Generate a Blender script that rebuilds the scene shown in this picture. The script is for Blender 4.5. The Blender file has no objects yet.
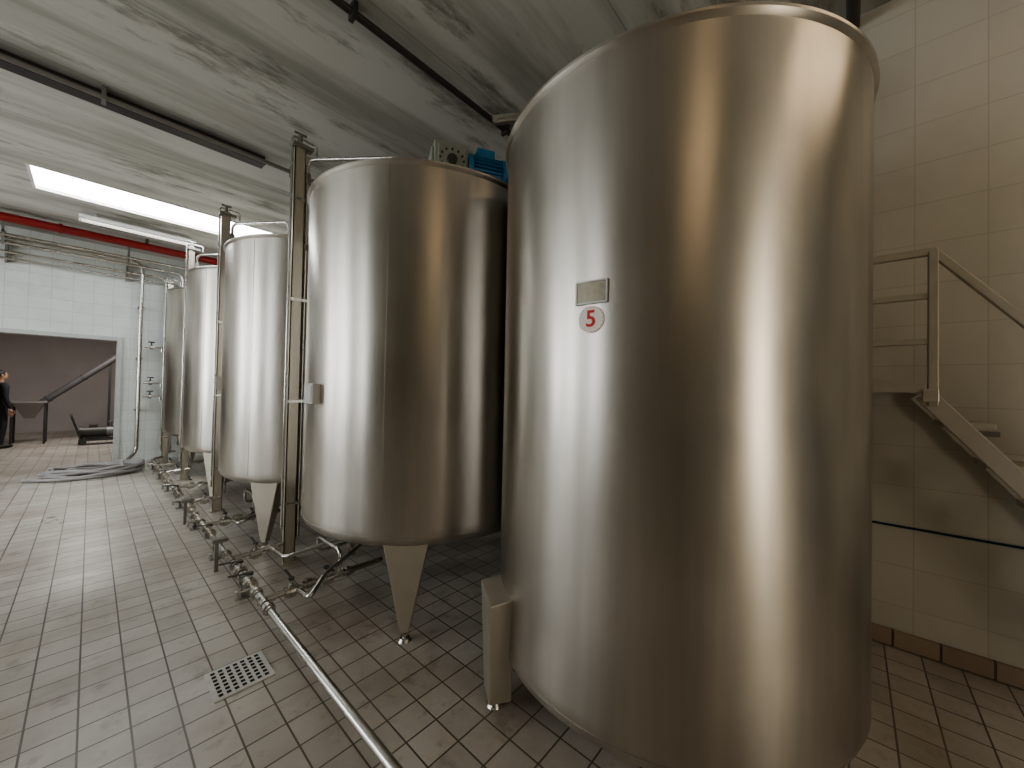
import bpy, bmesh, math, random
from mathutils import Vector, Matrix
random.seed(3)
SC = bpy.context.scene
COL = SC.collection
pi = math.pi
try:
    SC.view_settings.view_transform = 'AgX'
    SC.view_settings.look = 'AgX - Medium High Contrast'
except Exception: pass

# ------------------------------------------------------------------ materials
def newmat(name):
    m = bpy.data.materials.new(name); m.use_nodes = True
    nt = m.node_tree; b = nt.nodes['Principled BSDF']
    return m, nt, b

def simple(name, col, rough=0.5, metal=0.0, noise=0.12, nscale=8.0, bump=0.0):
    m, nt, b = newmat(name)
    tc = nt.nodes.new('ShaderNodeTexCoord')
    n = nt.nodes.new('ShaderNodeTexNoise'); n.inputs['Scale'].default_value = nscale; n.inputs['Detail'].default_value = 4
    nt.links.new(tc.outputs['Object'], n.inputs['Vector'])
    r = nt.nodes.new('ShaderNodeMapRange')
    r.inputs['To Min'].default_value = 1 - noise; r.inputs['To Max'].default_value = 1 + noise
    nt.links.new(n.outputs['Fac'], r.inputs['Value'])
    v = nt.nodes.new('ShaderNodeVectorMath'); v.operation = 'SCALE'
    v.inputs[0].default_value = col[:3]
    nt.links.new(r.outputs[0], v.inputs['Scale'])
    nt.links.new(v.outputs[0], b.inputs['Base Color'])
    b.inputs['Roughness'].default_value = rough
    b.inputs['Metallic'].default_value = metal
    if bump > 0:
        bp = nt.nodes.new('ShaderNodeBump'); bp.inputs['Strength'].default_value = bump; bp.inputs['Distance'].default_value = 0.01
        nt.links.new(n.outputs['Fac'], bp.inputs['Height']); nt.links.new(bp.outputs[0], b.inputs['Normal'])
    return m

def emis(name, col, s):
    m, nt, b = newmat(name)
    b.inputs['Base Color'].default_value = (*col, 1)
    b.inputs['Emission Color'].default_value = (*col, 1)
    b.inputs['Emission Strength'].default_value = s
    return m

def tile(name, axes, tw, th, c1, c2, mortar, ms=0.02, rough=0.35, dirt=0.35, offset=0.0, dirtcol=(0.2, 0.17, 0.14), bump=0.3, shift=(0, 0), dlo=0.48, grime=False):
    m, nt, b = newmat(name)
    geo = nt.nodes.new('ShaderNodeNewGeometry')
    sep = nt.nodes.new('ShaderNodeSeparateXYZ'); nt.links.new(geo.outputs['Position'], sep.inputs[0])
    cmb = nt.nodes.new('ShaderNodeCombineXYZ')
    nt.links.new(sep.outputs[axes[0]], cmb.inputs[0]); nt.links.new(sep.outputs[axes[1]], cmb.inputs[1])
    mp = nt.nodes.new('ShaderNodeMapping'); mp.inputs['Location'].default_value = (shift[0], shift[1], 0)
    nt.links.new(cmb.outputs[0], mp.inputs[0])
    br = nt.nodes.new('ShaderNodeTexBrick')
    br.offset = offset; br.squash = 1
    br.inputs['Scale'].default_value = 1
    br.inputs['Brick Width'].default_value = tw; br.inputs['Row Height'].default_value = th
    br.inputs['Mortar Size'].default_value = ms * tw / 2
    br.inputs['Mortar Smooth'].default_value = 0.1
    br.inputs['Color1'].default_value = (*c1, 1); br.inputs['Color2'].default_value = (*c2, 1); br.inputs['Mortar'].default_value = (*mortar, 1)
    nt.links.new(mp.outputs[0], br.inputs['Vector'])
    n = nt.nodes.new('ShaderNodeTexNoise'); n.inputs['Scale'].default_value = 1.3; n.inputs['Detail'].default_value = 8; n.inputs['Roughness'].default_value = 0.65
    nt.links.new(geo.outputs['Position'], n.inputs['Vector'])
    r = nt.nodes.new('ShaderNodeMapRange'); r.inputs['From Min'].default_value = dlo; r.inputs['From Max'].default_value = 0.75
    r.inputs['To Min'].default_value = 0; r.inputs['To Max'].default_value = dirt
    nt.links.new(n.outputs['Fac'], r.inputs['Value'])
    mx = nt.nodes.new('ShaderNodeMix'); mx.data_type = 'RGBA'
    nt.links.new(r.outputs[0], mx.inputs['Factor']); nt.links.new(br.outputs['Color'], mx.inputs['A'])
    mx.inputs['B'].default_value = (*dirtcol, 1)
    out = mx.outputs['Result']
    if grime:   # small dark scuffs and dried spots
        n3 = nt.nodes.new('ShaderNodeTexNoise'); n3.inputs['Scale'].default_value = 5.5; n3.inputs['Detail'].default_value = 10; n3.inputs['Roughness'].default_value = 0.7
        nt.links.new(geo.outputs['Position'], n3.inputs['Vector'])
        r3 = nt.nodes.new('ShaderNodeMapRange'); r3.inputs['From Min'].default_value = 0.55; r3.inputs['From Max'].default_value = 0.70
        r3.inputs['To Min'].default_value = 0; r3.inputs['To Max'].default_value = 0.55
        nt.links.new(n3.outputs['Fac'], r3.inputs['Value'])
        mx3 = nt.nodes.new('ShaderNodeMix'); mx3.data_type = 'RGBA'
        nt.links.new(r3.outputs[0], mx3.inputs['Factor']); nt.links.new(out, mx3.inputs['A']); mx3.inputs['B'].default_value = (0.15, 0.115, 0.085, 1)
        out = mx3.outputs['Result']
    nt.links.new(out, b.inputs['Base Color'])
    r2 = nt.nodes.new('ShaderNodeMapRange'); r2.inputs['To Min'].default_value = rough - 0.14; r2.inputs['To Max'].default_value = rough + 0.15
    nt.links.new(n.outputs['Fac'], r2.inputs['Value']); nt.links.new(r2.outputs[0], b.inputs['Roughness'])
    bp = nt.nodes.new('ShaderNodeBump'); bp.invert = True; bp.inputs['Strength'].default_value = bump; bp.inputs['Distance'].default_value = 0.004
    nt.links.new(br.outputs['Fac'], bp.inputs['Height']); nt.links.new(bp.outputs[0], b.inputs['Normal'])
    return m

def steel(name, col=(0.60, 0.57, 0.52), rough=0.3, aniso=0.6, wob=0.15):
    m, nt, b = newmat(name)
    tc = nt.nodes.new('ShaderNodeTexCoord')
    def noise(scale3, detail=4, sc=1):
        mp = nt.nodes.new('ShaderNodeMapping'); mp.inputs['Scale'].default_value = scale3
        nt.links.new(tc.outputs['Object'], mp.inputs[0])
        n = nt.nodes.new('ShaderNodeTexNoise'); n.inputs['Scale'].default_value = sc; n.inputs['Detail'].default_value = detail
        nt.links.new(mp.outputs[0], n.inputs['Vector']); return n
    streak = noise((6, 6, 0.3), 6)
    cloud = noise((1.8, 1.8, 0.45), 3)
    smud = noise((2.2, 2.2, 1.3), 6)
    fine = noise((3, 3, 260), 3)
    def rng(src, a, b_, lo=0.3, hi=0.7):
        r = nt.nodes.new('ShaderNodeMapRange'); r.inputs['From Min'].default_value = lo; r.inputs['From Max'].default_value = hi
        r.inputs['To Min'].default_value = a; r.inputs['To Max'].default_value = b_
        nt.links.new(src.outputs['Fac'], r.inputs['Value']); return r
    r = rng(streak, 0.80, 1.1); rs = rng(smud, 0.86, 1.06)
    mu = nt.nodes.new('ShaderNodeMath'); mu.operation = 'MULTIPLY'; nt.links.new(r.outputs[0], mu.inputs[0]); nt.links.new(rs.outputs[0], mu.inputs[1])
    v = nt.nodes.new('ShaderNodeVectorMath'); v.operation = 'SCALE'; v.inputs[0].default_value = col
    nt.links.new(mu.outputs[0], v.inputs['Scale']); nt.links.new(v.outputs[0], b.inputs['Base Color'])
    r2 = rng(smud, rough - 0.03, rough + 0.05)
    nt.links.new(r2.outputs[0], b.inputs['Roughness'])
    b.inputs['Metallic'].default_value = 1
    if aniso > 0:
        b.inputs['Anisotropic'].default_value = aniso
        b.inputs['Anisotropic Rotation'].default_value = 0.25
        tg = nt.nodes.new('ShaderNodeTangent'); tg.direction_type = 'RADIAL'; tg.axis = 'Z'
        nt.links.new(tg.outputs[0], b.inputs['Tangent'])
    b1 = nt.nodes.new('ShaderNodeBump'); b1.inputs['Strength'].default_value = 0.03; b1.inputs['Distance'].default_value = 0.002
    nt.links.new(fine.outputs['Fac'], b1.inputs['Height'])
    b2 = nt.nodes.new('ShaderNodeBump'); b2.inputs['Strength'].default_value = wob; b2.inputs['Distance'].default_value = 0.03
    nt.links.new(cloud.outputs['Fac'], b2.inputs['Height']); nt.links.new(b1.outputs[0], b2.inputs['Normal'])
    nt.links.new(b2.outputs[0], b.inputs['Normal'])
    return m

M_tank = steel('brushed_stainless', (0.575, 0.54, 0.485), 0.33, 0.62, 0.07)
M_pipe = steel('pipe_stainless', (0.62, 0.60, 0.56), 0.26, 0.0, 0.0)
M_leg = simple('leg_satin_steel', (0.56, 0.52, 0.44), 0.42, 0.8, 0.06)
M_rail = simple('stair_galvanised_steel', (0.45, 0.42, 0.355), 0.5, 0.5, 0.15, 12)
M_seam = simple('weld_seam', (0.42, 0.39, 0.35), 0.45, 1.0, 0.1, 40)
M_box = simple('junction_box_grey', (0.58, 0.58, 0.56), 0.5, 0.2, 0.05)
M_blue = simple('motor_blue_paint', (0.04, 0.21, 0.38), 0.4, 0.1, 0.15)
M_gear = simple('gearbox_grey_paint', (0.33, 0.35, 0.30), 0.5, 0.3, 0.2)
M_red = simple('red_pipe_paint', (0.22, 0.008, 0.007), 0.5, 0.0, 0.2)
M_dark = simple('dark_metal', (0.07, 0.065, 0.06), 0.5, 0.4, 0.2)
M_conduit = simple('conduit_grey', (0.24, 0.23, 0.21), 0.5, 0.3, 0.15)
M_auger = simple('auger_dark_grey', (0.13, 0.12, 0.12), 0.5, 0.3, 0.15)
M_hose = simple('hose_grey_rubber', (0.33, 0.32, 0.31), 0.6, 0.0, 0.2)
M_white = simple('white_plastic', (0.70, 0.69, 0.65), 0.4, 0.0, 0.05)
M_drain = simple('drain_cover_pale', (0.60, 0.59, 0.56), 0.5, 0.0, 0.2, 20)
M_badge = simple('badge_enamel', (0.88, 0.83, 0.76), 0.4, 0.0, 0.04)
M_redlet = simple('red_lettering', (0.62, 0.02, 0.02), 0.5)
M_cable = simple('blue_cable', (0.008, 0.025, 0.07), 0.4)
M_frame = simple('frame_grey_white', (0.50, 0.52, 0.51), 0.45)
M_cloth = simple('dark_clothing', (0.02, 0.02, 0.025), 0.85, 0, 0.2)
M_skin = simple('skin', (0.42, 0.25, 0.18), 0.5)
M_hair = simple('hair_dark', (0.02, 0.015, 0.01), 0.6)
M_plate = simple('name_plate_metal', (0.30, 0.27, 0.21), 0.45, 0.6, 0.35, 60)
M_black = simple('drain_hole_black', (0.01, 0.01, 0.01), 0.8)
M_hopper = simple('hopper_dull_steel', (0.34, 0.32, 0.31), 0.5, 0.5, 0.1)

FT = 0.16
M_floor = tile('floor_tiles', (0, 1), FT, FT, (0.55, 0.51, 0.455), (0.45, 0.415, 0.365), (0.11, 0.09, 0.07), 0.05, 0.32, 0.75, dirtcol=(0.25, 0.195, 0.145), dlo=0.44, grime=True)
M_wallY = tile('wall_tiles_y', (0, 2), 0.25, 0.2, (0.70, 0.73, 0.70), (0.67, 0.70, 0.67), (0.54, 0.56, 0.54), 0.03, 0.3, 0.12, offset=0.0, bump=0.15)
M_wallX = tile('wall_tiles_x', (1, 2), 0.29, 0.25, (0.54, 0.51, 0.44), (0.515, 0.485, 0.415), (0.43, 0.40, 0.34), 0.02, 0.33, 0.3, offset=0.0, bump=0.12, dirtcol=(0.32, 0.285, 0.23))
M_base = tile('baseboard_tiles', (1, 2), 0.2, 0.12, (0.36, 0.28, 0.20), (0.31, 0.24, 0.18), (0.08, 0.065, 0.05), 0.06, 0.4, 0.3)
M_back = simple('store_wall_plaster', (0.52, 0.47, 0.465), 0.8, 0, 0.12, 1.5)

def ceilmat():
    m, nt, b = newmat('ceiling_stained_concrete')
    geo = nt.nodes.new('ShaderNodeNewGeometry')
    def nz(sc3, lo, hi, c0, c1, det=8, rg=0.6):
        mp = nt.nodes.new('ShaderNodeMapping'); mp.inputs['Scale'].default_value = sc3
        nt.links.new(geo.outputs['Position'], mp.inputs[0])
        n = nt.nodes.new('ShaderNodeTexNoise'); n.inputs['Scale'].default_value = 1.0; n.inputs['Detail'].default_value = det; n.inputs['Roughness'].default_value = rg
        nt.links.new(mp.outputs[0], n.inputs['Vector'])
        cr = nt.nodes.new('ShaderNodeValToRGB')
        cr.color_ramp.elements[0].position = lo; cr.color_ramp.elements[0].color = (*c0, 1)
        cr.color_ramp.elements[1].position = hi; cr.color_ramp.elements[1].color = (*c1, 1)
        nt.links.new(n.outputs['Fac'], cr.inputs[0]); return n, cr
    n, c1 = nz((0.25, 2.2, 1), 0.38, 0.54, (0.58, 0.57, 0.54), (1, 1, 1))
    n2, c2 = nz((0.6, 2.0, 1), 0.37, 0.46, (0.48, 0.46, 0.42), (1, 1, 1), 11, 0.72)
    m1 = nt.nodes.new('ShaderNodeMix'); m1.data_type = 'RGBA'; m1.blend_type = 'MULTIPLY'; m1.inputs['Factor'].default_value = 1
    nt.links.new(c1.outputs[0], m1.inputs['A']); nt.links.new(c2.outputs[0], m1.inputs['B'])
    m2 = nt.nodes.new('ShaderNodeMix'); m2.data_type = 'RGBA'; m2.blend_type = 'MULTIPLY'; m2.inputs['Factor'].default_value = 1
    nt.links.new(m1.outputs['Result'], m2.inputs['A']); m2.inputs['B'].default_value = (0.60, 0.595, 0.55, 1)
    sep = nt.nodes.new('ShaderNodeSeparateXYZ'); nt.links.new(geo.outputs['Position'], sep.inputs[0])
    md = nt.nodes.new('ShaderNodeMath'); md.operation = 'PINGPONG'; md.inputs[1].default_value = 0.6
    nt.links.new(sep.outputs[1], md.inputs[0])
    lt = nt.nodes.new('ShaderNodeMath'); lt.operation = 'LESS_THAN'; lt.inputs[1].default_value = 0.006
    nt.links.new(md.outputs[0], lt.inputs[0])
    mm = nt.nodes.new('ShaderNodeMath'); mm.operation = 'MULTIPLY'; mm.inputs[1].default_value = 0.4
    nt.links.new(lt.outputs[0], mm.inputs[0])
    mx = nt.nodes.new('ShaderNodeMix'); mx.data_type = 'RGBA'
    nt.links.new(mm.outputs[0], mx.inputs['Factor']); nt.links.new(m2.outputs['Result'], mx.inputs['A']); mx.inputs['B'].default_value = (0.15, 0.14, 0.13, 1)
    nt.links.new(mx.outputs['Result'], b.inputs['Base Color'])
    b.inputs['Roughness'].default_value = 0.6
    bp = nt.nodes.new('ShaderNodeBump'); bp.inputs['Strength'].default_value = 0.25; bp.inputs['Distance'].default_value = 0.01
    nt.links.new(n.outputs['Fac'], bp.inputs['Height']); nt.links.new(bp.outputs[0], b.inputs['Normal'])
    return m
M_ceil = ceilmat()

# ------------------------------------------------------------------ helpers
def empty(name, loc=(0, 0, 0)):
    e = bpy.data.objects.new(name, None); e.location = loc; e.empty_display_size = 0.2
    COL.objects.link(e); return e

def obj(name, bm, mat, parent=None, loc=(0, 0, 0), smooth=False, bevel=0):
    me = bpy.data.meshes.new(name); bm.to_mesh(me); bm.free()
    o = bpy.data.objects.new(name, me); COL.objects.link(o)
    if mat: me.materials.append(mat)
    o.location = loc
    if smooth:
        for p in me.polygons: p.use_smooth = True
        try: me.set_sharp_from_angle(angle=math.radians(38))
        except Exception: pass
    if bevel:
        md = o.modifiers.new('bev', 'BEVEL'); md.width = bevel; md.segments = 2; md.limit_method = 'ANGLE'
    if parent: o.parent = parent
    return o

def addbox(bm, lo, hi, mat4=None):
    c = [(lo[i] + hi[i]) / 2 for i in range(3)]; s = [abs(hi[i] - lo[i]) for i in range(3)]
    M = Matrix.Translation(c) @ Matrix.Diagonal((*s, 1))
    if mat4: M = mat4 @ M
    bmesh.ops.create_cube(bm, size=1, matrix=M)

def box(name, lo, hi, mat, parent=None, bevel=0):
    bm = bmesh.new(); addbox(bm, lo, hi); return obj(name, bm, mat, parent, bevel=bevel)

def addcyl(bm, a, b, r, r2=None, seg=20):
    a = Vector(a); b = Vector(b); d = b - a; L = d.length
    q = Vector((0, 0, 1)).rotation_difference(d)
    M = Matrix.Translation((a + b) / 2) @ q.to_matrix().to_4x4()
    bmesh.ops.create_cone(bm, cap_ends=True, segments=seg, radius1=r, radius2=r if r2 is None else r2, depth=L, matrix=M)

def addbar(bm, a, b, w, h, up=(0, 0, 1)):
    a = Vector(a); b = Vector(b); d = (b - a); L = d.length; z = d.normalized()
    x = Vector(up).cross(z); x.normalize(); y = z.cross(x)
    R = Matrix((x, y, z)).transposed().to_4x4()
    M = Matrix.Translation((a + b) / 2) @ R @ Matrix.Diagonal((w, h, L, 1))
    bmesh.ops.create_cube(bm, size=1, matrix=M)

def addtube(bm, pts, r, seg=14, rc=0.0, closed=False):
    P = [Vector(p) for p in pts]
    if rc > 0:
        Q = [P[0]]
        for i in range(1, len(P) - 1):
            a, b, c = P[i - 1], P[i], P[i + 1]
            k = min(rc, (a - b).length / 2.1, (c - b).length / 2.1)
            s = b + (a - b).normalized() * k; e = b + (c - b).normalized() * k
            for t in range(7):
                u = t / 6; Q.append(s * (1 - u) ** 2 + b * 2 * u * (1 - u) + e * u * u)
        Q.append(P[-1]); P = Q
    rings = []; prev = None
    for i, p in enumerate(P):
        t = (P[min(i + 1, len(P) - 1)] - P[max(i - 1, 0)]).normalized()
        if prev is None:
            u = t.orthogonal().normalized()
        else:
            u = prev - t * prev.dot(t); u.normalize()
        prev = u; v = t.cross(u)
        rings.append([bm.verts.new(p + (u * math.cos(2 * pi * k / seg) + v * math.sin(2 * pi * k / seg)) * r) for k in range(seg)])
    for i in range(len(rings) - 1):
        for k in range(seg):
            bm.faces.new((rings[i][k], rings[i][(k + 1) % seg], rings[i + 1][(k + 1) % seg], rings[i + 1][k]))
    bm.faces.new(rings[0][::-1]); bm.faces.new(rings[-1])

def lathe(bm, prof, seg=128, warp=None):
    rings = []
    for (r, z) in prof:
        if r < 1e-6:
            rings.append([bm.verts.new((0, 0, z))])
        else:
            ring = []
            for k in range(seg):
                a = 2 * pi * k / seg
                rr = r + (warp(a, z) if warp else 0)
                ring.append(bm.verts.new((rr * math.cos(a), rr * math.sin(a), z)))
            rings.append(ring)
    for i in range(len(rings) - 1):
        A, B = rings[i], rings[i + 1]
        for k in range(seg):
            k2 = (k + 1) % seg
            if len(A) == 1 and len(B) == 1: continue
            if len(A) == 1: bm.faces.new((A[0], B[k2], B[k]))
            elif len(B) == 1: bm.faces.new((A[k], A[k2], B[0]))
            else: bm.faces.new((A[k], A[k2], B[k2], B[k]))

# ------------------------------------------------------------------ room shell
H = 4.12; XW = 3.4; X0 = -5.2; Y0 = -4.2; Y1 = 10.5; T = 0.2
YB = 18.2
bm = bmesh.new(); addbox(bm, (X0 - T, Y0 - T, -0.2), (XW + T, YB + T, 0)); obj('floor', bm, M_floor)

def shell(name, boxes, mat):
    bm = bmesh.new()
    for lo, hi in boxes: addbox(bm, lo, hi)
    return obj(name, bm, mat)
SX0, SX1, SY0, SY1 = -0.55, 2.3, 7.28, 8.08
shell('ceiling', [((X0 - T, Y0 - T, H), (XW + T, SY0, H + 0.25)), ((X0 - T, SY1, H), (XW + T, Y1 + T, H + 0.25)),
                  ((X0 - T, SY0, H), (SX0, SY1, H + 0.25)), ((SX1, SY0, H), (XW + T, SY1, H + 0.25))], M_ceil)
M_sky = emis('skylight_daylight', (0.93, 0.97, 1.0), 13.0)
box('window_skylight', (SX0, SY0, H + 0.03), (SX1, SY1, H + 0.05), M_sky)
shell('trim_skylight', [((SX0 - 0.03, SY0 - 0.03, H - 0.012), (SX1 + 0.03, SY0, H)), ((SX0 - 0.03, SY1, H - 0.012), (SX1 + 0.03, SY1 + 0.03, H)),
                        ((SX0 - 0.03, SY0, H - 0.012), (SX0, SY1, H)), ((SX1, SY0, H - 0.012), (SX1 + 0.03, SY1, H))], M_white)
shell('wall_east', [((XW, Y0 - T, 0), (XW + T, YB + T, H))], M_wallX)
box('baseboard_east', (XW - 0.03, Y0, 0), (XW, Y1, 0.10), M_base)
DX0, DX1, DZ = -2.9, 0.36, 2.38
shell('wall_north', [((X0 - T, Y1, 0), (DX0, Y1 + T, H)), ((DX1, Y1, 0), (XW, Y1 + T, H)), ((DX0, Y1, DZ), (DX1, Y1 + T, H))], M_wallY)
shell('trim_doorway', [((DX1 - 0.04, Y1 - 0.03, 0), (DX1 + 0.03, Y1 + T + 0.02, DZ + 0.03)), ((DX0 - 0.03, Y1 - 0.03, 0), (DX0 + 0.04, Y1 + T + 0.02, DZ + 0.03)),
                       ((DX0 + 0.04, Y1 - 0.03, DZ - 0.04), (DX1 - 0.04, Y1 + T + 0.02, DZ + 0.03))], M_frame)
wins = [(2.6, 3.4), (5.0, 6.0), (7.4, 8.6)]
WZ0, WZ1 = 1.1, 3.8
bx = []; y = Y0 - T
for a, b_ in wins:
    bx.append(((X0 - T, y, 0), (X0, a, H))); bx.append(((X0 - T, a, 0), (X0, b_, WZ0))); bx.append(((X0 - T, a, WZ1), (X0, b_, H))); y = b_
bx.append(((X0 - T, y, 0), (X0, Y1, H)))
shell('wall_west', bx, M_wallX)
for i, (a, b_) in enumerate(wins):
    bm = bmesh.new()
    for yy in (a, (a + b_) / 2 - 0.025, b_ - 0.05): addbox(bm, (X0 - 0.13, yy, WZ0), (X0 - 0.07, yy + 0.05, WZ1))
    for zz in (WZ0, (WZ0 + WZ1) / 2 + 0.3, WZ1 - 0.05): addbox(bm, (X0 - 0.128, a, zz), (X0 - 0.072, b_, zz + 0.05))
    obj('window_%d' % (i + 1), bm, M_frame)
SX = (0.05, 0.7, 3.3)
shell('wall_south', [((X0, Y0 - T, 0), (SX[0], Y0, H)), ((SX[1], Y0 - T, 0), (XW, Y0, H)), ((SX[0], Y0 - T, SX[2]), (SX[1], Y0, H))], M_wallY)
shell('trim_south_doorway', [((SX[0], Y0 - 0.12, 0), (SX[0] + 0.05, Y0 - 0.04, SX[2])), ((SX[1] - 0.05, Y0 - 0.12, 0), (SX[1], Y0 - 0.04, SX[2])),
                 ((SX[0] + 0.05, Y0 - 0.12, SX[2] - 0.05), (SX[1] - 0.05, Y0 - 0.04, SX[2]))], M_frame)
HB = 3.4
shell('wall_store_north', [((X0 - T, YB, 0), (XW, YB + T, HB + 0.2))], M_back)
shell('wall_store_west', [((X0 - T, Y1 + T, 0), (X0, YB, HB + 0.2))], M_back)
shell('ceiling_store', [((X0, Y1 + T, HB), (XW, YB, HB + 0.2))], M_ceil)

rd = math.radians
# ------------------------------------------------------------------ tanks
def make_tank(loc, R, zb, zt, legs, lidh=0.2, seams=(), warpamp=0.0, outer=False, motor=True, motor_dir=0.0, legw=0.28, mo=(0, 0), ms=1.0, ml=0.0):
    e = empty('storage_tank', (loc[0], loc[1], 0))
    bm = bmesh.new()
    prof = [(0, zb - 0.13), (R * 0.5, zb - 0.08), (R - 0.10, zb - 0.035), (R - 0.04, zb - 0.015), (R - 0.012, zb + 0.012), (R, zb + 0.045)]
    n = 48
    for i in range(1, n): prof.append((R, zb + 0.045 + (zt - zb - 0.08) * i / n))
    prof += [(R, zt - 0.035), (R + 0.006, zt - 0.03), (R + 0.016, zt - 0.018), (R + 0.016, zt - 0.006), (R + 0.006, zt), (R - 0.03, zt + 0.004),
             (R * 0.6, zt + lidh * 0.45), (0.16, zt + lidh), (0, zt + lidh)]
    def wf(a, z):
        if z < zb + 0.05 or z > zt - 0.04: return 0
        env = math.sin(pi * (z - zb) / (zt - zb)) ** 0.5
        v = env * warpamp * (math.sin(7 * a + 0.8 * z) * 0.5 + math.sin(3 * a + 1.1 * z + 1) + 0.35 * math.sin(13 * a - 1.5 * z))
        if outer:   # shallow dents in the near tank shell
            da = (a - rd(241)); v -= 0.011 * math.exp(-(da / 0.085) ** 2 - ((z - 1.62) / 0.26) ** 2)
            da = (a - rd(247)); v += 0.005 * math.exp(-(da / 0.06) ** 2 - ((z - 1.95) / 0.18) ** 2)
        return v
    lathe(bm, prof, 240, wf if warpamp else None)
    obj('shell', bm, M_tank, e, smooth=True)
    bm = bmesh.new()
    for a in seams:
        x, y = (R + 0.0003) * math.cos(a), (R + 0.0003) * math.sin(a)
        M = Matrix.Translation((x, y, 0)) @ Matrix.Rotation(a, 4, 'Z')
        addbox(bm, (-0.004, -0.002, zb + 0.05), (0.0018, 0.002, zt - 0.04), M)
    for z in (zb + 0.05,):
        lathe(bm, [(R - 0.003, z - 0.003), (R + 0.0015, z - 0.0015), (R + 0.0015, z + 0.0015), (R - 0.003, z + 0.003)], 128)
    obj('weld_seams', bm, M_seam, e)
    for i, a in enumerate(legs):
        M = Matrix.Rotation(a, 4, 'Z')
        bm = bmesh.new()
        def P(x, y, z): return bm.verts.new(M @ Vector((x, y, z)))
        w = legw / 2; d = 0.13
        if outer:
            zf = 0.05; rf = R + 0.055; zl = 0.57
            top = [P(R - 0.02, -w, zl), P(R + 0.095, -w, zl - 0.02), P(R + 0.095, w, zl - 0.02), P(R - 0.02, w, zl)]
            ft = [P(R - 0.03, -w * 0.55, zf), P(R + 0.08, -w * 0.55, zf), P(R + 0.08, w * 0.55, zf), P(R - 0.03, w * 0.55, zf)]
        else:
            zf = 0.06; rf = R - 0.06; zl = zb + 0.03; rt = R - 0.035; fw = 0.03; fd = 0.04
            top = [P(rt - d, -w, zl - 0.03), P(rt, -w, zl - 0.01), P(rt, w, zl - 0.01), P(rt - d, w, zl - 0.03)]
            ft = [P(rf - fd, -fw, zf), P(rf + 0.015, -fw * 0.8, zf), P(rf + 0.015, fw * 0.8, zf), P(rf - fd, fw, zf)]
        for k in range(4):
            k2 = (k + 1) % 4; bm.faces.new((top[k], top[k2], ft[k2], ft[k]))
        bm.faces.new(top[::-1]); bm.faces.new(ft)
        bmesh.ops.recalc_face_normals(bm, faces=bm.faces[:])
        obj('leg_%d' % (i + 1), bm, M_leg, e, bevel=0.006)
        bm = bmesh.new()
        c = M @ Vector((rf - 0.018, 0, 0))
        addcyl(bm, (c.x, c.y, 0.015), (c.x, c.y, 0.09), 0.014)
        addcyl(bm, (c.x, c.y, 0.0), (c.x, c.y, 0.018), 0.042, 0.03)
        addcyl(bm, (c.x, c.y, 0.035), (c.x, c.y, 0.05), 0.024, seg=6)
        obj('levelling_foot_%d' % (i + 1), bm, M_pipe, e, smooth=True)
    bm = bmesh.new()
    addcyl(bm, (0, 0, zb - 0.18), (0, 0, zb - 0.1), 0.06)
    addtube(bm, [(0, 0, zb - 0.12), (0, 0, 0.09 if zb < 0.4 else 0.15), (-0.3, 0, 0.09 if zb < 0.4 else 0.15)], 0.025, rc=0.08)
    obj('outlet_pipe', bm, M_pipe, e, smooth=True)
    zc = zt + lidh
    bm = bmesh.new()
    addcyl(bm, (0.42, 0.35, zt + 0.03), (0.42, 0.35, zt + 0.17), 0.2, seg=40)
    addcyl(bm, (0.42, 0.35, zt + 0.17), (0.42, 0.35, zt + 0.2), 0.215, seg=40)
    obj('manhole', bm, M_tank, e, smooth=True)
    if motor:
        bm = bmesh.new()
        st = 0.16 + ml
        def C(x, y, z): return (x + mo[0], y + mo[1], zc + z)
        addcyl(bm, C(0, 0, -0.06), C(0, 0, 0.03), 0.17, seg=32)
        addcyl(bm, C(0, 0, 0.03), C(0, 0, st), 0.075, seg=32)
        for k in range(4):
            a = k * pi / 2 + pi / 4
            addcyl(bm, C(0.12 * math.cos(a), 0.12 * math.sin(a), 0.02), C(0.12 * math.cos(a), 0.12 * math.sin(a), st), 0.01)
        addcyl(bm, C(0, 0, st - 0.01), C(0, 0, st + 0.02), 0.14, seg=32)
        obj('agitator_flange', bm, M_pipe, e, smooth=True)
        R4 = Matrix.Translation((mo[0], mo[1], zc + st + 0.02 + 0.115 * ms)) @ Matrix.Rotation(motor_dir, 4, 'Z') @ Matrix.Diagonal((ms, ms, ms, 1))
        bm = bmesh.new()
        addbox(bm, (-0.12, -0.10, -0.12), (0.10, 0.10, 0.12), R4)
        addbox(bm, (-0.135, -0.075, -0.09), (-0.12, 0.075, 0.09), R4)
        addbox(bm, (-0.10, -0.115, -0.085), (0.08, -0.10, 0.085), R4)
        addbox(bm, (-0.06, -0.05, 0.12), (0.04, 0.05, 0.135), R4)
        obj('gearbox', bm, M_gear, e, bevel=0.012)
        bm = bmesh.new()
        def P4(x, y, z): return R4 @ Vector((x, y, z))
        for k in range(12):
            a = 2 * pi * k / 12
            addcyl(bm, P4(-0.01 + 0.075 * math.cos(a), -0.114, 0.065 * math.sin(a)), P4(-0.01 + 0.075 * math.cos(a), -0.126, 0.065 * math.sin(a)), 0.008, seg=6)
        addcyl(bm, P4(-0.01, -0.114, 0), P4(-0.01, -0.132, 0), 0.04, seg=24)
        obj('gearbox_bolts', bm, M_dark, e)
        bm = bmesh.new()
        addcyl(bm, P4(0.10, 0, 0), P4(0.13, 0, 0), 0.12 * ms, seg=40)
        addcyl(bm, P4(0.13, 0, 0), P4(0.34, 0, 0), 0.098 * ms, seg=40)
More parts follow.
